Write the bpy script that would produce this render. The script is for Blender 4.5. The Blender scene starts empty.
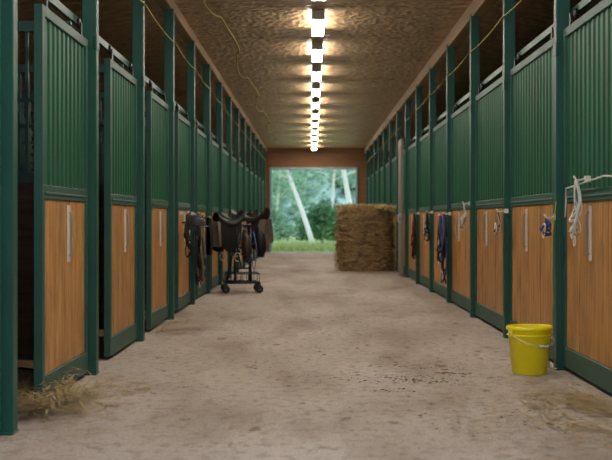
import bpy, math, random
from mathutils import Vector, noise
random.seed(7)
S=bpy.context.scene
try:
    S.view_settings.view_transform='Standard'
except Exception: pass

# ---------------------------------------------------------------- materials
def srgb(r,g,b):
    f=lambda c:(c/255/12.92 if c/255<=0.04045 else ((c/255+0.055)/1.055)**2.4)
    return (f(r),f(g),f(b),1)
def mat(name,col,rough=0.6,metal=0.0,var=0.15,scale=(6,6,6),bump=0.0,bscale=None,col2=None,detail=5,lo=0.3,hi=0.7,spec=0.5):
    m=bpy.data.materials.new(name); m.use_nodes=True
    nt=m.node_tree; b=nt.nodes['Principled BSDF']
    b.inputs['Roughness'].default_value=rough; b.inputs['Metallic'].default_value=metal
    b.inputs['Specular IOR Level'].default_value=spec
    tc=nt.nodes.new('ShaderNodeTexCoord'); mp=nt.nodes.new('ShaderNodeMapping')
    mp.inputs['Scale'].default_value=scale
    nt.links.new(tc.outputs['Object'],mp.inputs['Vector'])
    nz=nt.nodes.new('ShaderNodeTexNoise'); nz.inputs['Scale'].default_value=1; nz.inputs['Detail'].default_value=detail
    nt.links.new(mp.outputs[0],nz.inputs['Vector'])
    cr=nt.nodes.new('ShaderNodeValToRGB')
    cr.color_ramp.elements[0].position=lo; cr.color_ramp.elements[1].position=hi
    c2=col2 if col2 else tuple(min(1,c*(1+var)) for c in col[:3])+(1,)
    c1=col if col2 else tuple(c*(1-var) for c in col[:3])+(1,)
    cr.color_ramp.elements[0].color=c1; cr.color_ramp.elements[1].color=c2
    nt.links.new(nz.outputs['Fac'],cr.inputs[0]); nt.links.new(cr.outputs[0],b.inputs['Base Color'])
    if bump:
        bp=nt.nodes.new('ShaderNodeBump'); bp.inputs['Strength'].default_value=bump; bp.inputs['Distance'].default_value=0.02
        if bscale:
            n2=nt.nodes.new('ShaderNodeTexNoise'); n2.inputs['Scale'].default_value=bscale; n2.inputs['Detail'].default_value=6
            nt.links.new(tc.outputs['Object'],n2.inputs['Vector']); nt.links.new(n2.outputs['Fac'],bp.inputs['Height'])
        else: nt.links.new(nz.outputs['Fac'],bp.inputs['Height'])
        nt.links.new(bp.outputs[0],b.inputs['Normal'])
    return m

M_green=mat('green_sheet_metal',srgb(24,82,56),0.5,var=0.2,scale=(3,3,1.5))
M_post=mat('dark_green_paint',srgb(16,74,58),0.45,var=0.18,scale=(4,4,2))
M_rail=mat('green_frame_paint',srgb(34,78,65),0.52,var=0.18,scale=(4,4,4))
M_black=mat('black_metal',srgb(22,23,26),0.45,var=0.2)
M_leather=mat('black_leather',srgb(20,19,21),0.55,var=0.3,scale=(12,12,12),bump=0.2,spec=.3)
M_leather2=mat('brown_leather',srgb(50,37,32),0.5,var=0.3,scale=(12,12,12),bump=0.2,spec=.35)
M_fleece=mat('tan_fleece',srgb(128,112,94),0.95,var=0.25,scale=(30,30,30),bump=0.6)
M_handle=mat('handle_galvanised',srgb(214,206,196),0.5,0.0,var=0.08)
M_grip=mat('handle_grip',srgb(150,132,114),0.5,0.0,var=0.1)
M_yellow=mat('yellow_plastic',srgb(242,224,20),0.38,var=0.05,scale=(5,5,5))
M_white=mat('white_paint',srgb(200,200,194),0.6,var=0.1)
M_blue=mat('blue_webbing',srgb(58,70,112),0.7,var=0.2)
M_red=mat('red_webbing',srgb(112,62,52),0.8,var=0.2)
M_straw=mat('straw',srgb(166,144,98),0.85,var=0.35,scale=(25,25,25))
M_bed=mat('straw_bedding',srgb(120,98,64),0.95,var=0.4,scale=(14,14,14),bump=0.8)
M_hay=mat('hay_bale_straw',srgb(66,50,32),0.95,scale=(6,6,34),col2=srgb(158,130,88),bump=1.0,detail=8,lo=0.36,hi=0.66)
M_hay2=mat('hay_strand',srgb(164,138,94),0.9,var=0.6,scale=(8,8,34))
M_haytop=mat('hay_top_strand',srgb(190,166,118),0.9,var=0.35,scale=(20,20,34))
M_intwood=mat('stall_partition_wood',srgb(92,68,46),0.75,var=0.35,scale=(3,3,25))
M_outer=mat('outer_wall_boards',srgb(88,70,52),0.85,var=0.3,scale=(2,2,20))
M_header=mat('header_boards',srgb(130,90,54),0.7,var=0.2,scale=(1.5,10,25))
M_beam=mat('beam_timber',srgb(156,130,90),0.6,var=0.15,scale=(20,1,20))
M_cord=mat('yellow_cord',srgb(160,150,72),0.7)
M_bark=mat('birch_bark',srgb(240,238,228),0.8,col2=srgb(150,145,135),scale=(3,3,9),lo=0.6,hi=0.8)
M_crumb=mat('dung_crumbs',srgb(84,70,58),0.95,var=0.4)

def boards():
    m=bpy.data.materials.new('stained_boards'); m.use_nodes=True; nt=m.node_tree; b=nt.nodes['Principled BSDF']
    b.inputs['Roughness'].default_value=0.5
    tc=nt.nodes.new('ShaderNodeTexCoord'); mp=nt.nodes.new('ShaderNodeMapping'); mp.inputs['Scale'].default_value=(16,16,1.0)
    nt.links.new(tc.outputs['Object'],mp.inputs[0])
    n=nt.nodes.new('ShaderNodeTexNoise'); n.inputs['Scale'].default_value=2.2; n.inputs['Detail'].default_value=7; n.inputs['Distortion'].default_value=.6
    nt.links.new(mp.outputs[0],n.inputs['Vector'])
    cr=nt.nodes.new('ShaderNodeValToRGB'); cr.color_ramp.elements[0].position=.32; cr.color_ramp.elements[1].position=.68
    cr.color_ramp.elements[0].color=srgb(156,104,50); cr.color_ramp.elements[1].color=srgb(206,154,88)
    nt.links.new(n.outputs['Fac'],cr.inputs[0])
    oi=nt.nodes.new('ShaderNodeObjectInfo')
    mr=nt.nodes.new('ShaderNodeMapRange'); mr.inputs['To Min'].default_value=.82; mr.inputs['To Max'].default_value=1.06
    nt.links.new(oi.outputs['Random'],mr.inputs['Value'])
    hs=nt.nodes.new('ShaderNodeHueSaturation'); nt.links.new(mr.outputs[0],hs.inputs['Value']); nt.links.new(cr.outputs[0],hs.inputs['Color'])
    n2=nt.nodes.new('ShaderNodeTexNoise'); n2.inputs['Scale'].default_value=4; n2.inputs['Detail'].default_value=6; nt.links.new(tc.outputs['Object'],n2.inputs['Vector'])
    r2=nt.nodes.new('ShaderNodeValToRGB'); r2.color_ramp.elements[0].position=.32; r2.color_ramp.elements[1].position=.5
    r2.color_ramp.elements[0].color=(.72,.68,.62,1); r2.color_ramp.elements[1].color=(1,1,1,1); nt.links.new(n2.outputs['Fac'],r2.inputs[0])
    x=nt.nodes.new('ShaderNodeMix'); x.data_type='RGBA'; x.blend_type='MULTIPLY'; x.inputs[0].default_value=1
    nt.links.new(hs.outputs[0],x.inputs[6]); nt.links.new(r2.outputs[0],x.inputs[7])
    nt.links.new(x.outputs[2],b.inputs['Base Color'])
    return m
M_wood=boards()

def floor_mat():
    m=bpy.data.materials.new('worn_concrete'); m.use_nodes=True; nt=m.node_tree; b=nt.nodes['Principled BSDF']
    b.inputs['Roughness'].default_value=.8; b.inputs['Specular IOR Level'].default_value=.35
    tc=nt.nodes.new('ShaderNodeTexCoord')
    def nz(scale,det,mscale=(1,1,1),loc=(0,0,0)):
        mp=nt.nodes.new('ShaderNodeMapping'); mp.inputs['Scale'].default_value=mscale; mp.inputs['Location'].default_value=loc
        nt.links.new(tc.outputs['Object'],mp.inputs[0])
        n=nt.nodes.new('ShaderNodeTexNoise'); n.inputs['Scale'].default_value=scale; n.inputs['Detail'].default_value=det
        nt.links.new(mp.outputs[0],n.inputs['Vector']); return n
    def ramp(n,p0,c0,p1,c1):
        r=nt.nodes.new('ShaderNodeValToRGB'); r.color_ramp.elements[0].position=p0; r.color_ramp.elements[1].position=p1
        r.color_ramp.elements[0].color=c0; r.color_ramp.elements[1].color=c1; nt.links.new(n.outputs['Fac'],r.inputs[0]); return r
    def mul(a,bb,f=1):
        x=nt.nodes.new('ShaderNodeMix'); x.data_type='RGBA'; x.blend_type='MULTIPLY'; x.inputs[0].default_value=f
        nt.links.new(a,x.inputs[6]); nt.links.new(bb,x.inputs[7]); return x.outputs[2]
    a=ramp(nz(.9,8,(1,.35,1)),.3,srgb(158,144,132),.7,srgb(194,184,175))
    g=ramp(nz(75,5),.32,(.66,.64,.62,1),.60,(1.05,1.05,1.05,1))
    g2=ramp(nz(16,6,(1,.6,1)),.34,(.76,.73,.69,1),.5,(1,1,1,1))
    d=ramp(nz(2.2,7,(1,.3,1)),.36,(.80,.76,.72,1),.5,(1,1,1,1))
    e=ramp(nz(8,7,(1,.45,1),(3,2,0)),.30,(.56,.50,.44,1),.37,(1,1,1,1))
    c=mul(mul(mul(mul(a.outputs[0],g.outputs[0]),d.outputs[0]),e.outputs[0]),g2.outputs[0])
    nt.links.new(c,b.inputs['Base Color'])
    bp=nt.nodes.new('ShaderNodeBump'); bp.inputs['Strength'].default_value=.45; bp.inputs['Distance'].default_value=.01
    nt.links.new(nz(30,6).outputs['Fac'],bp.inputs['Height']); nt.links.new(bp.outputs[0],b.inputs['Normal'])
    return m
M_floor=floor_mat()

def ceil_mat():
    m=bpy.data.materials.new('sprayed_ceiling_board'); m.use_nodes=True; nt=m.node_tree; b=nt.nodes['Principled BSDF']
    b.inputs['Roughness'].default_value=.38; b.inputs['Specular IOR Level'].default_value=.8
    tc=nt.nodes.new('ShaderNodeTexCoord')
    v=nt.nodes.new('ShaderNodeTexVoronoi'); v.inputs['Scale'].default_value=13
    n=nt.nodes.new('ShaderNodeTexNoise'); n.inputs['Scale'].default_value=7; n.inputs['Detail'].default_value=8
    nt.links.new(tc.outputs['Object'],v.inputs['Vector']); nt.links.new(tc.outputs['Object'],n.inputs['Vector'])
    r=nt.nodes.new('ShaderNodeValToRGB'); r.color_ramp.elements[0].position=.35; r.color_ramp.elements[1].position=.68
    r.color_ramp.elements[0].color=srgb(146,116,82); r.color_ramp.elements[1].color=srgb(212,180,138)
    nt.links.new(n.outputs['Fac'],r.inputs[0]); nt.links.new(r.outputs[0],b.inputs['Base Color'])
    ad=nt.nodes.new('ShaderNodeMath'); ad.operation='ADD'; nt.links.new(v.outputs['Distance'],ad.inputs[0]); nt.links.new(n.outputs['Fac'],ad.inputs[1])
    bp=nt.nodes.new('ShaderNodeBump'); bp.inputs['Strength'].default_value=.7; bp.inputs['Distance'].default_value=.025
    nt.links.new(ad.outputs[0],bp.inputs['Height']); nt.links.new(bp.outputs[0],b.inputs['Normal'])
    return m
M_ceil=ceil_mat()
def emis(name,c,s):
    m=bpy.data.materials.new(name); m.use_nodes=True; b=m.node_tree.nodes['Principled BSDF']
    b.inputs['Base Color'].default_value=(.9,.9,.9,1); b.inputs['Emission Color'].default_value=c; b.inputs['Emission Strength'].default_value=s
    return m
M_tube=emis('fluorescent_tube',(1,.92,.82,1),32)
def leafmat(name,a,bc):
    m=mat(name,a,.6,col2=bc,scale=(.9,.9,.9),lo=.35,hi=.65,detail=3)
    nt=m.node_tree; b=nt.nodes['Principled BSDF']; out=nt.nodes['Material Output']
    tr=nt.nodes.new('ShaderNodeBsdfTranslucent'); mx=nt.nodes.new('ShaderNodeMixShader'); mx.inputs[0].default_value=.45
    cr=[n for n in nt.nodes if n.type=='VALTORGB'][0]
    nt.links.new(cr.outputs[0],tr.inputs[0]); nt.links.new(b.outputs[0],mx.inputs[1]); nt.links.new(tr.outputs[0],mx.inputs[2]); nt.links.new(mx.outputs[0],out.inputs[0])
    return m
M_leafA=leafmat('birch_leaves',srgb(104,152,116),srgb(190,222,190))
M_leafB=leafmat('shrub_leaves',srgb(66,114,72),srgb(136,176,116))
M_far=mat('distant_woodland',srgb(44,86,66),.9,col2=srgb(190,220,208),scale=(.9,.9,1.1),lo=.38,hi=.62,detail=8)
M_grass=mat('grass',srgb(126,144,76),.9,col2=srgb(190,198,130),scale=(1.5,1.5,1.5))

# ---------------------------------------------------------------- mesh builder
class MB:
    def __init__(s): s.v=[];s.f=[];s.m=[];s.sm=[]
    def face(s,idx,m,sm=False): s.f.append(idx);s.m.append(m);s.sm.append(sm)
    def box(s,x0,x1,y0,y1,z0,z1,m=0):
        if x0>x1:x0,x1=x1,x0
        if y0>y1:y0,y1=y1,y0
        n=len(s.v)
        s.v+=[(x0,y0,z0),(x1,y0,z0),(x1,y1,z0),(x0,y1,z0),(x0,y0,z1),(x1,y0,z1),(x1,y1,z1),(x0,y1,z1)]
        for q in ((0,3,2,1),(4,5,6,7),(0,1,5,4),(1,2,6,5),(2,3,7,6),(3,0,4,7)): s.face([n+i for i in q],m)
    def tube(s,pts,r,m=0,n=8,flat=1.0,closed=False):
        pts=[Vector(p) for p in pts]; rs=r if isinstance(r,(list,tuple)) else [r]*len(pts)
        base=len(s.v); L=len(pts); up=None
        for i,p in enumerate(pts):
            if closed: t=(pts[(i+1)%L]-pts[i-1])
            else: t=(pts[min(i+1,L-1)]-pts[max(i-1,0)])
            if t.length<1e-9:t=Vector((0,0,1))
            t.normalize()
            if up is None: up=Vector((0,0,1)) if abs(t.z)<.9 else Vector((1,0,0))
            a=up-t*up.dot(t)
            if a.length<1e-4: a=t.orthogonal()
            a.normalize(); b=t.cross(a); up=a
            for k in range(n):
                an=2*math.pi*k/n
                s.v.append(tuple(p+(a*math.cos(an)+b*math.sin(an)*flat)*rs[i]))
        for i in range(L if closed else L-1):
            j=(i+1)%L
            for k in range(n):
                k2=(k+1)%n
                s.face([base+i*n+k,base+i*n+k2,base+j*n+k2,base+j*n+k],m,True)
        if not closed:
            s.face([base+k for k in range(n)][::-1],m); s.face([base+(L-1)*n+k for k in range(n)],m)
    def lathe(s,prof,c,m=0,n=32,axis='z',fn=None,cap=False):
        base=len(s.v)
        for (r,h) in prof:
            for k in range(n):
                a=2*math.pi*k/n; rr=r
                if fn: rr=r+fn(a,h,r)
                p=(rr*math.cos(a),rr*math.sin(a),h)
                if axis=='x': p=(p[2],p[0],p[1])
                if axis=='y': p=(p[0],p[2],p[1])
                s.v.append((c[0]+p[0],c[1]+p[1],c[2]+p[2]))
        for i in range(len(prof)-1):
            for k in range(n):
                k2=(k+1)%n; s.face([base+i*n+k,base+i*n+k2,base+(i+1)*n+k2,base+(i+1)*n+k],m,True)
        if cap:
            s.face([base+k for k in range(n)][::-1],m); s.face([base+(len(prof)-1)*n+k for k in range(n)],m)
    def mesh(s,name,mats):
        me=bpy.data.meshes.new(name); me.from_pydata(s.v,[],s.f)
        for m in mats: me.materials.append(m)
        me.polygons.foreach_set('material_index',s.m); me.polygons.foreach_set('use_smooth',s.sm); me.update()
        return me
    def obj(s,name,mats,loc=(0,0,0),rot=(0,0,0),bevel=0):
        o=bpy.data.objects.new(name,s.mesh(name,mats)); S.collection.objects.link(o); o.location=loc; o.rotation_euler=rot
        if bevel:
            b=o.modifiers.new('bevel','BEVEL'); b.width=bevel; b.segments=2; b.limit_method='ANGLE'
        return o
def inst(name,me,loc,rot=(0,0,0),bevel=0):
    o=bpy.data.objects.new(name,me); S.collection.objects.link(o); o.location=loc; o.rotation_euler=rot
    if bevel:
        b=o.modifiers.new('bevel','BEVEL'); b.width=bevel; b.segments=1; b.limit_method='ANGLE'
    return o

XL,XR=-1.46,1.71       # aisle faces of the posts
Y0,Y1=3.6,42.7
CZ=3.41
OL,OR=-5.2,5.4

# ---------------------------------------------------------------- shell
b=MB(); b.box(-14,14,-10,Y1+.3,-.2,0); b.obj('floor',[M_floor])
b=MB(); b.box(-45,45,Y1+.3,110,-.25,-.03); b.obj('lawn',[M_grass])
b=MB()
b.box(-1.62,1.87,Y0,Y1,CZ,CZ+.12)
for (xa,xb) in ((-1.62,OL-.3),(1.87,OR+.3)):
    n=len(b.v); za,zb=CZ,2.75
    b.v+=[(xa,Y0,za),(xb,Y0,zb),(xb,Y1,zb),(xa,Y1,za),(xa,Y0,za+.12),(xb,Y0,zb+.12),(xb,Y1,zb+.12),(xa,Y1,za+.12)]
    for q in ((0,1,2,3),(4,7,6,5),(0,4,5,1),(1,5,6,2),(2,6,7,3),(3,7,4,0)): b.face([n+i for i in q],0)
y=Y0+1
while y<Y1:
    b.box(-1.5,1.75,y-.02,y+.02,CZ-.005,CZ+.01); y+=2.45
b.obj('ceiling',[M_ceil])
b=MB(); b.box(OL-.12,OL,Y0,Y1,0,2.85); b.obj('wall_left',[M_outer])
b=MB(); b.box(OR,OR+.12,Y0,Y1,0,2.85); b.obj('wall_right',[M_outer])
b=MB()
EL,ER,EH=-1.38,1.48,2.76
b.box(OL,EL,Y1,Y1+.15,0,3.5); b.box(ER,OR,Y1,Y1+.15,0,3.5); b.box(EL,ER,Y1,Y1+.15,EH,3.5)
z=EH
while z<3.4:
    b.box(-1.5,1.75,Y1-.03,Y1-.002,z+.008,z+.155); z+=.165
b.obj('wall_back',[M_header],bevel=.004)
b=MB(); b.box(EL-.02,EL+.07,Y1-.05,Y1+.2,0,EH); b.box(ER-.05,ER+.02,Y1-.05,Y1+.2,0,EH); b.box(EL,ER,Y1-.05,Y1+.2,EH-.05,EH+.02)
b.obj('door_frame',[mat('pale_blue_trim',srgb(150,178,182),.5)],bevel=.005)
b=MB(); b.box(1.72,1.86,Y0,Y1,CZ-.17,CZ-.005); b.obj('trim_1',[M_beam],bevel=.01)
b=MB(); b.box(-1.6,-1.48,Y0,Y1,CZ-.13,CZ-.005); b.obj('trim_2',[M_beam],bevel=.01)

# ---------------------------------------------------------------- stalls
def post_mesh(s):
    b=MB(); b.box(0,-s*.1,-.05,.05,0,CZ-.13,0)
    b.box(.006*s,-s*.106,-.07,.07,0,.012,0)
    b.box(.004*s,-s*.02,-.058,.058,2.2,2.3,0)
    return b.mesh('stall_post',[M_post])
def door_mesh(s,w,H,handle=.5):
    b=MB(); st=.07; T=.05
    b.box(0,-s*T,0,st,.03,H,1); b.box(0,-s*T,w-st,w,.03,H,1)
    b.box(0,-s*T,st,w-st,H-.06,H,1); b.box(0,-s*T,st,w-st,1.17,1.25,1); b.box(0,-s*T,st,w-st,.03,.17,1)
    b.box(.006*s,0,st,w-st,1.195,1.21,1)
    nb=max(4,round((w-2*st)/.14)); bw=(w-2*st)/nb
    for i in range(nb):
        dx=random.uniform(0,.004)
        b.box(-s*(.010+dx),-s*.035,st+i*bw+.003,st+(i+1)*bw-.003,.17,1.17,2)
    b.box(-s*.03,-s*.04,st,w-st,.17,1.17,0)
    prof=[]; p=.135; yy=st
    while yy<w-st-.001:
        for (d,x) in ((0,.026),(.055,.026),(.072,.014),(.112,.014),(.13,.026)):
            if yy+d<w-st: prof.append((yy+d,x))
        yy+=p
    prof.append((w-st,.026))
    n=len(b.v)
    for (a,x) in prof: b.v+=[(-s*x,a,1.25),(-s*x,a,H-.06)]
    for i in range(len(prof)-1):
        q=[n+2*i,n+2*i+2,n+2*i+3,n+2*i+1]
        b.face(q if s>0 else q[::-1],0)
    # slim pull handle on a narrow pale backing plate
    hy=w*handle
    b.box(-.002*s,-s*.012,hy-.032,hy+.032,.79,1.14,3)
    b.tube([(0,hy,.83),(.016*s,hy,.84),(.019*s,hy,.86),(.019*s,hy,1.07),(.016*s,hy,1.09),(0,hy,1.10)],.008,4,6)
    for yy in (.18,w-.18):
        b.box(-s*.01,-s*.02,yy-.025,yy+.025,H-.01,H+.09,5)
        b.lathe([(.001,0),(.035,0),(.035,.02),(.001,.02)],(-s*.04,yy,H+.085),5,12,axis='x')
    return b.mesh('stall_door',[M_green,M_rail,M_wood,M_handle,M_grip,M_black])
def part_mesh(s,W):
    b=MB(); x0=-s*.18; x1=-s*W
    z=.10
    while z<1.25:
        b.box(x0,x1,-.02,.02,z,z+.15,0); z+=.155
    b.box(x0,x1,-.03,.03,1.3,1.37,1); b.box(x0,x1,-.03,.03,2.33,2.4,1); b.box(x0,x1,-.012,.012,1.85,1.88,1)
    n=int((W-.18)/.075)
    for i in range(n+1):
        x=x0-s*i*.075; b.box(x-.01,x+.01,-.01,.01,1.37,2.33,1)
    return b.mesh('stall_partition',[M_intwood,M_rail])
HL,HR=2.26,2.38
pmL,pmR=post_mesh(1),post_mesh(-1)
dL=door_mesh(1,1.48,HL,.55); dR=door_mesh(-1,2.12,HR,.60)
ptL=part_mesh(1,XL-OL-.02); ptR=part_mesh(-1,OR-XR-.02)
yl=[6.4+2.45*k for k in range(-1,15)]; yr=[6.7+2.45*k for k in range(-1,15)]
for y in yl:
    inst('stall_post',pmL,(XL,y,0),bevel=.006); inst('stall_partition',ptL,(XL,y,0))
    if y+2.4<Y1: inst('stall_door',dL,(XL-.045,y+.86,0),bevel=.004)
for i,y in enumerate(yr):
    inst('stall_post',pmR,(XR,y,0),bevel=.006); inst('stall_partition',ptR,(XR,y,0))
    if y+2.4<Y1: inst('stall_door',dR,(XR+.045,y+.26,0),bevel=.004)
b=MB(); b.box(XL-.11,XL-.13,Y0,Y1-.1,HL+.10,HL+.15); b.obj('door_track',[M_post])
b=MB(); b.box(XR+.11,XR+.13,Y0,Y1-.1,HR+.10,HR+.15); b.obj('door_track',[M_post])
def bed_mesh(xa,xb):
    b=MB(); nx,ny=26,18
    for j in range(ny+1):
        for i in range(nx+1):
            x=xa+(xb-xa)*i/nx; y=.04+2.37*j/ny
            b.v.append((x,y,.03+.06*noise.noise(Vector((x*2,y*2,3)))+.02*random.random()))
    for j in range(ny):
        for i in range(nx):
            a=j*(nx+1)+i; b.face([a,a+1,a+nx+2,a+nx+1],0,True)
    return b.mesh('stall_bedding',[M_bed])
bL=bed_mesh(OL+.02,XL-.14); bR=bed_mesh(XR+.14,OR-.02)
for y in yl[:-1]: inst('stall_bedding',bL,(0,y,0))
for y in yr[:-1]: inst('stall_bedding',bR,(0,y,0))

# ---------------------------------------------------------------- ceiling lights
lm=MB()
lm.box(-.03,.03,-.68,.68,.04,.083,0)
lm.box(-.075,.075,-.69,-.66,-.018,.083,0); lm.box(-.075,.075,.66,.69,-.018,.083,0)
for x in (-.05,.05): lm.tube([(x,-.66,0),(x,.66,0)],.02,1,8)
lmesh=lm.mesh('ceiling_light',[M_white,M_tube])
y=4.9
while y<41.5:
    o=inst('ceiling_light',lmesh,(.07,y,CZ-.085))
    L=bpy.data.lights.new('light_output','AREA'); L.shape='RECTANGLE'; L.size=.18; L.size_y=1.25; L.energy=20; L.color=(1,.92,.82)
    lo=bpy.data.objects.new('light_output',L); S.collection.objects.link(lo); lo.parent=o; lo.location=(0,0,-.035)
    y+=2.6

# ---------------------------------------------------------------- cables
b=MB(); pts=[]
for k in range(9):
    ya=11.8+k*3.2
    for t in range(10):
        f=t/10; pts.append((-1.05+(.10 if k%2 else -.06)*math.sin(f*math.pi),ya+3.2*f,CZ-.02-.11*4*f*(1-f)))
b.tube(pts,.009,0,5); b.obj('hanging_cord',[M_cord])
for (x,h,nm,ys) in ((XR-.012,2.86,'power_cable',yr),(XL+.012,2.92,'power_cable',yl)):
    b=MB(); pts=[]
    for i in range(len(ys)-1):
        for t in range(8):
            f=t/8; pts.append((x,ys[i]+(ys[i+1]-ys[i])*f,h-.03*4*f*(1-f)))
    pts.append((x,ys[-1],h)); b.tube(pts,.006,0,5); b.obj(nm,[M_cord])

# ---------------------------------------------------------------- hay bale
b=MB(); R,Hh=.565,1.28; prof=[(.02,0.0),(R*.95,0.0)]
for i in range(61):
    t=i/60; e=1-.13*(max(0,2*t-1)**5)-.05*(max(0,1-2*t)**4); prof.append((R*e,.01+t*(Hh-.02)))
prof+=[(R*.80,Hh+.01),(.3,Hh+.03),(.02,Hh+.035)]
def hf(a,h,r):
    if r<R*.84: return 0
    return .06*noise.noise(Vector((math.cos(a)*2.5,math.sin(a)*2.5,h*12)))+.06*noise.noise(Vector((math.cos(a)*4,math.sin(a)*4,h*4)))+random.uniform(-.012,.012)
b.lathe(prof,(0,0,0),0,96,fn=hf)
for i in range(7000):
    a=random.uniform(0,2*math.pi); h=random.uniform(.01,Hh); r=R*(1-.12*max(0,2*h/Hh-1)**5)+random.uniform(-.02,.02)
    da=random.uniform(.08,.3)*random.choice((-1,1)); dz=random.uniform(-.14,.14)
    w=random.uniform(.003,.010); n=len(b.v); fl=(.09 if random.random()<.22 else .01)
    for t in (0,.5,1):
        rr=r+fl*t*t; aa=a+da*t; zz=max(.005,h+dz*t)
        b.v+=[(rr*math.cos(aa),rr*math.sin(aa),zz-w*.5),(rr*math.cos(aa),rr*math.sin(aa),zz+w*.5)]
    mm=3 if random.random()<.12+.3*(h/Hh)**4 else 1
    b.face([n,n+2,n+3,n+1],mm); b.face([n+2,n+4,n+5,n+3],mm)
for i in range(2600):
    a=random.uniform(0,6.283); r=R*.95*math.sqrt(random.random()); c=random.uniform(0,6.28); l=random.uniform(.05,.16)
    x,y2=r*math.cos(a),r*math.sin(a); z=Hh+random.uniform(-.03,.05); n=len(b.v)
    b.v+=[(x,y2,z),(x+.008,y2+.004,z+.004),(x+l*math.cos(c)+.004,y2+l*math.sin(c),z+random.uniform(-.08,.08)),(x+l*math.cos(c),y2+l*math.sin(c),z+random.uniform(-.06,.04))]
    b.face([n,n+1,n+2,n+3],3)
for h in (.3,.65,1.0):
    b.tube([((R+.02)*math.cos(a*.1309),(R+.02)*math.sin(a*.1309),h+.006*math.sin(a)) for a in range(48)],.005,2,5,closed=True)
b.obj('round_hay_bale',[M_hay,M_hay2,M_straw,M_haytop],loc=(1.11,26.9,0))

# ---------------------------------------------------------------- bucket
b=MB()
prof=[(.002,.0),(.112,.0),(.118,.004),(.146,.30),(.148,.302),(.157,.302),(.160,.31),(.157,.325),(.148,.33),(.144,.322),(.141,.30),(.114,.012),(.002,.012)]
b.lathe(prof,(0,0,0),0,48)
b.lathe([(.1455,.262),(.152,.264),(.152,.272),(.1465,.274)],(0,0,0),0,48)
for sg in (-1,1):
    b.box(sg*.146,sg*.166,-.02,.02,.262,.31,0)
    b.lathe([(.001,0),(.009,0),(.009,.012),(.001,.012)],(sg*.166-(.006),0,.285),1,10,axis='x')
hp=[]
for i in range(25):
    a=math.pi*i/24; hp.append((.166*math.cos(a),-.168*math.sin(a)*.97,.288-.09*math.sin(a)))
b.tube(hp,.003,1,6)
b.tube(hp[10:15],.009,2,8)
b.obj('yellow_bucket',[M_yellow,M_handle,M_white],loc=(1.485,8.88,0),rot=(0,0,.5))

# ---------------------------------------------------------------- straw, crumbs
def blades(name,spec,mats,seed):
    random.seed(seed); b=MB()
    for (cnt,x0,x1,y0,y1,l0,l1,hh,bias) in spec:
        for i in range(cnt):
            u=random.random()**bias
            x=x0+(x1-x0)*u
            if bias>1.05:   # loose drift against the stall base: irregular ends
                y=(y0+y1)/2+random.gauss(0,.27)*(y1-y0); y=min(max(y,y0-.4*(y1-y0)),y1+.4*(y1-y0))
                if noise.noise(Vector((x*2,y*1.4,seed)))<-.12 and random.random()<.8: continue
            else: y=random.uniform(y0,y1)
            a=random.uniform(0,6.283); l=random.uniform(l0,l1); w=random.uniform(.002,.0045)
            z=.003+random.random()**2*hh; dx,dy=math.cos(a),math.sin(a); nx,ny=-dy*w,dx*w; bend=random.uniform(-.25,.25)*l
            n=len(b.v)
            for t,bo in ((0,0),(.5,bend),(1,0)):
                px,py=x+dx*l*t-dy*bo,y+dy*l*t+dx*bo; pz=z+random.uniform(0,hh*.4)
                b.v+=[(px-nx,py-ny,pz),(px+nx,py+ny,pz)]
            b.face([n,n+1,n+3,n+2],0); b.face([n+2,n+3,n+5,n+4],0)
    return b.obj(name,mats)
blades('scattered_straw',[
  (1000,XR-.04,XR-.5,6.0,8.3,.04,.20,.02,1.5),
  (420,XR-.1,XR-.95,6.0,8.0,.03,.12,.008,1.2)],[M_straw],3)
blades('straw_heap',[(1900,XL-.75,XL+.12,6.75,7.9,.05,.25,.11,1.0)],[M_straw],4)
blades('scattered_straw',[(420,XL+.05,XL+.45,6.6,8.6,.04,.15,.01,1.3)],[M_straw],14)
blades('scattered_straw',[(420,XL+.02,XL+.40,11.6,13.8,.05,.2,.03,2.2)],[M_straw],15)
blades('scattered_straw',[(700,XR-.04,XR-.3,11,22,.05,.2,.01,2.0)],[M_straw],5)
blades('scattered_straw',[(700,XL+.04,XL+.35,21,36,.05,.2,.01,2.0)],[M_straw],6)
blades('scattered_straw',[(700,.3,1.6,25.2,26.2,.05,.2,.02,1.0)],[M_straw],7)
blades('scattered_straw',[(1400,XL+.6,XR-.6,6,24,.03,.12,.006,1.0)],[M_straw],8)
random.seed(5); b=MB()
def crumb(x,y,r):
    n=len(b.v); h=r*random.uniform(.2,.4)
    for k in range(6):
        a=k*1.047; q=r*random.uniform(.7,1.2); b.v.append((x+q*math.cos(a),y+q*math.sin(a),.001))
    for k in range(6):
        a=k*1.047+.3; q=r*random.uniform(.35,.6); b.v.append((x+q*math.cos(a),y+q*math.sin(a),h))
    for k in range(6): b.face([n+k,n+(k+1)%6,n+6+(k+1)%6,n+6+k],0,True)
    b.face([n+6+k for k in range(6)],0,True)
for (cx,cy,sx,sy,c) in ((.62,8.6,.26,.16,170),(.80,9.3,.22,.15,90),(.05,8.7,.2,.1,40),(.42,8.0,.10,.05,50),(.65,8.5,.06,.05,60),(.95,8.9,.06,.04,50),(.55,14,.3,.6,110),(.9,17,.3,.9,100),(0,12,.9,2,200),(0,22,.9,5,260),(.9,6.8,.4,.4,80),(-.3,10,.5,.8,60)):
    for i in range(c):
        x=random.gauss(cx,sx)
        if abs(x-.12)<1.3: crumb(x,random.gauss(cy,sy),random.uniform(.003,.010)*(1+.6*(random.random()>.85)))
b.obj('dung_crumbs',[M_crumb])

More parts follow.
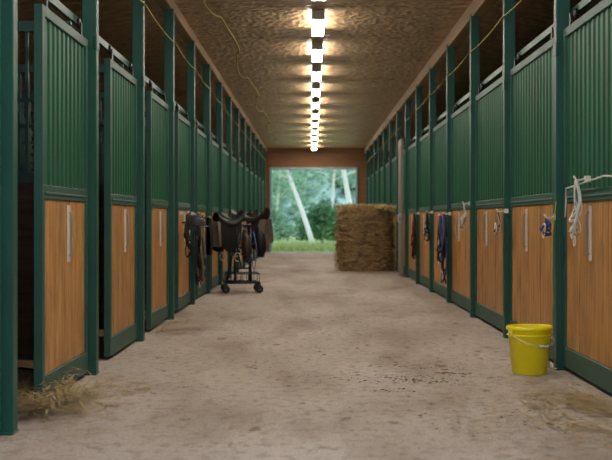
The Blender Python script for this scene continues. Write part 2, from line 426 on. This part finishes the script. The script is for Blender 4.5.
# ---------------------------------------------------------------- saddle rack trolley
def saddle(b,cx,cy,cz,rot,ms,mp,L=.5,W=.2):
    """english saddle, long axis local y, sits astride a bar at (cx,cy,cz)"""
    c,s_=math.cos(rot),math.sin(rot)
    T=lambda x,y,z:(cx+x*c-y*s_,cy+x*s_+y*c,cz+z)
    def surf(fn,nu,nv,m,th):
        for side in (0,1):
            base=len(b.v)
            for i in range(nu+1):
                for j in range(nv+1):
                    x,y,z=fn(i/nu,j/nv)
                    b.v.append(T(x*(1-side*th/.2),y,z-side*th))
            for i in range(nu):
                for j in range(nv):
                    a=base+i*(nv+1)+j; q=[a,a+1,a+nv+2,a+nv+1]; b.face(q if side else q[::-1],m,True)
    def seat(u,v):
        y=(u-.5)*L; prof=.10*abs(2*u-1)**2.4+(.04 if u>.5 else 0)*(2*u-1); wd=(.07+.07*math.sin(u*math.pi*.75+.4))
        a=(v-.5)*math.pi; return (wd*math.sin(a),y,prof+.09*math.cos(a)-.05)
    surf(seat,16,12,ms,.03)
    for sg in (-1,1):
        def flap(u,v,sg=sg):
            y=(u-.55)*L*.80*(1-.15*v*v)-.06*v; z=.02-v*.44*(1-.22*(2*u-1)**2); x=sg*(.10+.07*math.sin(v*1.5)); return (x,y,z)
        surf(flap,10,10,ms,.012)
        def pad(u,v,sg=sg):
            y=(u-.5)*L*1.12; z=.01-v*.36*(1-.1*(2*u-1)**4); x=sg*(.085+.06*math.sin(v*1.5)); return (x,y,z)
        surf(pad,8,8,mp,.012)
        x=sg*.19
        b.tube([T(sg*.14,.03,-.06),T(x,.03,-.25),T(x,.03,-.44)],.009,ms,6,flat=.5)
        ring=[T(x,.03+.055*math.cos(t*.5236),-.50+.06*math.sin(t*.5236)) for t in range(12)]
        b.tube(ring,.006,3,6,closed=True)
b=MB()
for x in (-.24,.24):
    for y in (-.26,.26):
        b.lathe([(.001,-.016),(.05,-.016),(.058,-.01),(.058,.01),(.05,.016),(.001,.016)],(x,y,.058),0,18,axis='y')
        b.lathe([(.001,-.02),(.015,-.02),(.015,.02),(.001,.02)],(x,y,.058),3,10,axis='y')
        b.box(x-.02,x+.02,y-.024,y-.019,.05,.15,0); b.box(x-.02,x+.02,y+.019,y+.024,.05,.15,0)
    b.tube([(x,-.28,.15),(x,.28,.15)],.016,0)
for y in (-.26,.26): b.tube([(-.24,y,.15),(.24,y,.15)],.016,0)
for i in range(9):
    x=-.22+i*.055; b.tube([(x,-.26,.16),(x,.26,.16)],.005,0,5)
for y in (-.26,.26):
    b.tube([(-.24,y,.28),(.24,y,.28)],.008,0,6)
    for i in range(7): b.tube([(-.24+i*.08,y,.15),(-.24+i*.08,y,.28)],.004,0,5)
for x in (-.24,.24): b.tube([(x,-.26,.28),(x,.26,.28)],.008,0,6)
for x in (-.10,.12):
    b.tube([(x,.0,.15),(x,0,.5),(x,0,1.0)],.018,0,10)
for z in (.35,.55,.75): b.tube([(-.10,0,z),(.12,0,z)],.011,0)
for y in (-.26,.26): b.tube([(.12,y,.15),(.12,y*.7,.45),(.12,0,.70)],.011,0); b.tube([(-.22,y,.15),(-.12,0,.62)],.011,0)
b.tube([(-.32,-.20,.97),(.10,-.20,.97)],.022,0); b.tube([(-.12,.20,1.03),(.32,.20,1.03)],.022,0)
for x in (-.10,.12): b.tube([(x,-.20,.96),(x,0,.98),(x,.20,1.02)],.014,0)
saddle(b,-.20,-.22,1.02,-math.pi/2+.55,1,2,L=.44)
saddle(b,.18,.20,1.05,-math.pi/2-.6,4,2,L=.46)
b.tube([(.26,-.12,.52),(.27,-.14,.64),(.25,-.12,.82),(.22,-.05,.95)],[.05,.085,.08,.03],1,12)
b.tube([(.05,-.3,.45),(.06,-.32,.58),(.05,-.3,.76),(.02,-.2,.9)],[.04,.075,.07,.03],4,12)
b.tube([(-.05,-.3,.86),(-.08,-.36,.6),(-.02,-.38,.36),(.05,-.36,.5),(.02,-.3,.8)],.012,0,6)
b.tube([(.12,-.3,.9),(.10,-.36,.6),(.16,-.36,.30),(.2,-.34,.6),(.16,-.25,.88)],.01,5,6)
b.obj('saddle_trolley',[M_black,M_leather,M_fleece,M_handle,M_leather2,M_blue],loc=(-1.02,18.9,0),rot=(0,0,.10))

def bracket_saddle(x,y,z,name,mleather):
    b=MB(); b.box(-.06,-.04,-.08,.08,-.2,.04,0); b.tube([(-.05,0,-.02),(.42,0,.0)],.02,0); b.tube([(-.05,0,-.18),(.25,0,-.02)],.012,0)
    saddle(b,.2,0,.04,-math.pi/2,1,2,L=.46)
    b.obj(name,[M_black,mleather,M_fleece,M_handle],loc=(x,y,z))
bracket_saddle(XL+.07,20.5,1.0,'wall_saddle_rack',M_leather)
bracket_saddle(XL+.07,23.0,1.05,'wall_saddle_rack',M_leather2)

# ---------------------------------------------------------------- hanging tack
def bridle(name,x,y,z,s,L,mA,mB,seed,thick=.012,n=5,wide=1.0):
    random.seed(seed); b=MB()
    b.box(-s*.035,0,-.02,.02,-.01,.03,2); b.tube([(0,0,.01),(s*.05,0,.0),(s*.07,0,.03)],.007,2,6)
    for k in range(n):
        w=random.uniform(.05,.14)*wide; l=L*random.uniform(.45,1.0); off=random.uniform(-.05,.05)*wide; pts=[]
        for i in range(20):
            t=i/19*2*math.pi; q=(1-math.cos(t))/2
            pts.append((s*(.05+.035*math.sin(t*2+k)*q+.01*k/n),off*q+w*math.sin(t)*(.6+.4*q),-l*q))
        b.tube(pts,thick,0 if k%2 else 1,6,flat=.4,closed=True)
    for k in range(3):
        zc=-L*random.uniform(.4,.95); yc=random.uniform(-.06,.06)
        b.tube([(s*.075,yc+.03*math.cos(a*.6283),zc+.03*math.sin(a*.6283)) for a in range(10)],.005,2,5,closed=True)
    b.tube([(s*.06,-.05,-L*.55),(s*.09,0,-L*.62),(s*.06,.06,-L*.55)],thick*1.2,1,6)
    b.obj(name,[mA,mB,M_handle],loc=(x,y,z))
bridle('hanging_bridle',XL+.01,15.95,1.12,1,.95,M_leather,M_black,1,.018,6)
bridle('hanging_bridle',XL+.01,16.5,1.1,1,.85,M_leather,M_fleece,2,.022,7)
bridle('hanging_bridle',XL+.01,14.6,1.12,1,.5,M_leather,M_leather2,23,.014,5,.7)
bridle('hanging_bridle',XL+.01,25.4,1.1,1,.7,M_leather,M_leather2,22,.02,6)
bridle('hanging_halter',XR-.01,16.2,1.12,-1,.95,M_leather,M_blue,4,.018,7)
bridle('hanging_halter',XR-.01,16.7,1.10,-1,.7,M_blue,M_black,14,.015,5)
bridle('hanging_halter',XR-.01,21.0,1.15,-1,.8,M_red,M_leather2,6,.02,6)
bridle('hanging_halter',XR-.01,18.6,1.15,-1,.5,M_leather2,M_leather,26,.014,5)
bridle('hanging_rope',XR-.01,11.5,1.12,-1,.26,M_leather,M_grip,16,.007,3,.5)
bridle('hanging_rope',XR-.01,14.1,1.22,-1,.30,M_grip,M_white,17,.007,3,.5)
bridle('halter_with_snap',XR-.01,9.14,1.06,-1,.12,M_blue,M_blue,8,.009,5,.6)
bridle('white_lead_strap',XR+.02,8.25,1.30,-1,.52,M_white,M_white,9,.010,3,.8)
b=MB(); b.tube([(0,-.9,.0),(-.01,-.5,.02),(-.02,-.1,.0),(-.015,.3,-.015),(-.03,.55,-.03),(-.02,.60,-.12),(-.03,.58,-.22)],.006,0,6); b.obj('draped_lead_rope',[M_white],loc=(XR+.02,8.15,1.29))
b=MB()
b.tube([(-.03,-.22,0),(.09,-.22,0),(.09,.22,0),(-.03,.22,0)],.009,1,6)
nu,nv=14,24
for side in (0,1):
    base=len(b.v)
    for i in range(nu+1):
        for j in range(nv+1):
            u=i/nu-.5; v=j/nv
            if v<.45: z=-(.45-v)*1.1; x=.075
            elif v>.55: z=-(v-.55)*1.1; x=.105
            else: a=(v-.45)/.1*math.pi; z=.018*math.sin(a); x=.09-.015*math.cos(a)
            x+=.018*math.sin(u*18+z*5)*min(1,-z*3 if z<0 else 0)*(1 if v>.5 else .5)
            y=u*.42*(1+.1*abs(z)); b.v.append((x+(side*.006 if v>.5 else -side*.006),y,z+side*.006))
    for i in range(nu):
        for j in range(nv):
            a=base+i*(nv+1)+j; q=[a,a+1,a+nv+2,a+nv+1]; b.face(q if side else q[::-1],0,True)
b.obj('saddle_pad',[M_leather,M_black],loc=(XL,17.3,1.08))
b=MB(); prof=[]
for i in range(13):
    a=math.pi/2*i/12; prof.append((max(.001,.105*math.cos(a)),.12*math.sin(a)))
b.lathe([(.10,0)]+prof,(0,0,0),0,28,fn=lambda a,h,r:.018*math.cos(a)**2*r/.105)
n=len(b.v)
for i in range(13):
    a=-1.1+2.2*i/12; b.v+=[(.118*math.cos(a),.108*math.sin(a),.01),((.118+.05*math.cos(a*1.3))*math.cos(a),.112*math.sin(a),-.008)]
for i in range(12): b.face([n+2*i,n+2*i+1,n+2*i+3,n+2*i+2],0,True)
b.lathe([(.012,.118),(.012,.126),(.001,.128)],(0,0,0),0,12)
b.tube([(0,.1,0),(.01,.08,-.1),(.02,0,-.15),(.01,-.08,-.1),(0,-.1,0)],.006,1,6)
b.box(-.15,-.095,-.012,.012,.03,.05,1)
b.obj('riding_helmet',[mat('helmet_velvet',srgb(36,36,42),.7),M_black],loc=(XL+.12,14.9,.98))

b=MB(); b.box(0,.045,0,.8,.03,2.55,0)
for (a,c) in ((.1,1.1),(1.3,2.4)):
    b.box(-.008,0,.1,.14,a,c,0); b.box(-.008,0,.66,.7,a,c,0); b.box(-.008,0,.1,.7,a,a+.04,0); b.box(-.008,0,.1,.7,c-.04,c,0)
b.tube([(-.0,.06,1.0),(-.05,.06,1.02),(-.05,.06,1.14),(0,.06,1.16)],.01,1,6)
b.obj('tack_room_door',[mat('aged_white_paint',srgb(128,122,112),.6),M_handle],loc=(XR-.07,23.95,0),bevel=.004)

b=MB(); b.tube([(0,0,0),(-.03,.02,-.3),(-.02,.01,-.7),(-.04,.03,-1.0),(-.06,-.05,-1.15),(-.02,-.15,-1.165)],.004,0,5)
b.obj('baling_twine',[M_cord],loc=(XR-.01,9.05,1.18))

# ---------------------------------------------------------------- outside
def tree(name,x,y,h,lx,ly,r,nl,cr,seed,leaf,low=.25,bark=M_bark):
    random.seed(seed); b=MB(); pts=[];rs=[]
    for i in range(12):
        t=i/11; pts.append((lx*t+.12*math.sin(t*5+seed),ly*t+.1*math.cos(t*4+seed)-.1,h*t)); rs.append(r*(1-.75*t))
    b.tube(pts,rs,0,10); ends=[]
    for k in range(16):
        t=random.uniform(low,.98); i=int(t*11); p=Vector(pts[i]); a=random.uniform(0,6.28); l=cr*random.uniform(.5,1.1)
        q=p+Vector((math.cos(a)*l,math.sin(a)*l,l*random.uniform(-.1,.6))); mid=(p+q)/2+Vector((0,0,.15*l))
        b.tube([p,mid,q],[r*.35*(1-t*.5),r*.22,r*.08],0,5); ends+=[mid,q,(mid+q)/2]
    for k in range(nl):
        c=random.choice(ends); g=cr*.33; p=c+Vector((random.gauss(0,g),random.gauss(0,g),random.gauss(0,g*.8)))
        if p.z<.15: p.z=random.uniform(.15,.6)
        a=Vector((random.gauss(0,1),random.gauss(0,1),random.gauss(0,1))).normalized(); d=a.orthogonal().normalized(); s=random.uniform(.045,.11)
        e=a.cross(d)*s*.6; d=d*s; n=len(b.v)
        b.v+=[tuple(p-d),tuple(p+e),tuple(p+d),tuple(p-e)]; b.face([n,n+1,n+2,n+3],1)
    return b.obj(name,[bark,leaf],loc=(x,y,-.03))
tree('birch_tree',-.05,53,7.5,-2.4,.5,.11,3000,1.5,1,M_leafA,.42)
tree('birch_tree',1.75,54,8.0,-.9,.3,.14,3000,1.6,2,M_leafA,.42)
tree('birch_tree',1.0,66,8.5,.6,.3,.10,5000,1.9,3,M_leafA,.2)
tree('birch_tree',-1.8,68,8.0,.4,.3,.10,5000,2.0,4,M_leafA,.15)
tree('birch_tree',-6.2,60,8.5,.4,.3,.13,6000,2.0,5,M_leafA,.2)
tree('birch_tree',6.4,60,8.5,-.4,.3,.13,6000,2.0,6,M_leafA,.2)
tree('birch_tree',-9.0,68,9,.4,.3,.14,6000,2.2,7,M_leafA,.2)
tree('birch_tree',9.4,68,9,.4,.3,.14,6000,2.2,8,M_leafA,.2)
for i,(x,y) in enumerate(((-2.0,60),(.4,61),(2.6,59.5))):
    tree('shrub',x,y,1.5,.1,.1,.04,3600,.9,20+i,M_leafB if i%2 else M_leafA,.05)
b=MB(); nx,nz=150,26
for j in range(nz+1):
    for i in range(nx+1):
        x=-40+80*i/nx; t=j/nz; hgt=9+2.5*noise.noise(Vector((x*.3,0,5)))
        z=t*hgt; y=84+3*noise.noise(Vector((x*.45,z*.5,1)))+1.2*noise.noise(Vector((x*1.6,z*1.6,4)))+7*t*t
        b.v.append((x,y,z-.03))
for j in range(nz):
    for i in range(nx):
        a=j*(nx+1)+i; b.face([a,a+1,a+nx+2,a+nx+1],0,False)
b.obj('distant_tree_line',[M_far])
random.seed(11); b=MB()
for i in range(8000):
    x=random.uniform(-6,6); y=random.uniform(43.2,52.3); h=random.uniform(.05,.2)*(1+(y-43)/14); a=random.uniform(0,6.28); w=.012
    n=len(b.v); b.v+=[(x-w*math.cos(a),y-w*math.sin(a),-.03),(x+w*math.cos(a),y+w*math.sin(a),-.03),(x+random.gauss(0,.05),y+random.gauss(0,.05),h)]
    b.face([n,n+1,n+2],0)
b.obj('grass_tufts',[mat('grass_blades',srgb(150,172,100),.8,var=.3,scale=(2,2,2))])

# ---------------------------------------------------------------- world
w=bpy.data.worlds.new('overcast_sky'); S.world=w; w.use_nodes=True
nt=w.node_tree; bg=nt.nodes['Background']
tc=nt.nodes.new('ShaderNodeTexCoord'); sx=nt.nodes.new('ShaderNodeSeparateXYZ'); cr=nt.nodes.new('ShaderNodeValToRGB')
nt.links.new(tc.outputs['Generated'],sx.inputs[0]); nt.links.new(sx.outputs['Z'],cr.inputs[0]); nt.links.new(cr.outputs[0],bg.inputs[0])
cr.color_ramp.elements[0].color=(.76,.87,1.0,1); cr.color_ramp.elements[1].color=(.60,.76,1.0,1)
bg.inputs[1].default_value=1.9

# ---------------------------------------------------------------- camera
c=bpy.data.cameras.new('camera'); co=bpy.data.objects.new('camera',c); S.collection.objects.link(co); S.camera=co
co.location=(0,0,1.05); co.rotation_euler=(math.pi/2,0,0)
c.lens=1300/612*36; c.sensor_width=36; c.shift_x=-6/612; c.shift_y=-10/612
c.clip_end=300
c.dof.use_dof=True; c.dof.focus_distance=10.0; c.dof.aperture_fstop=4.0
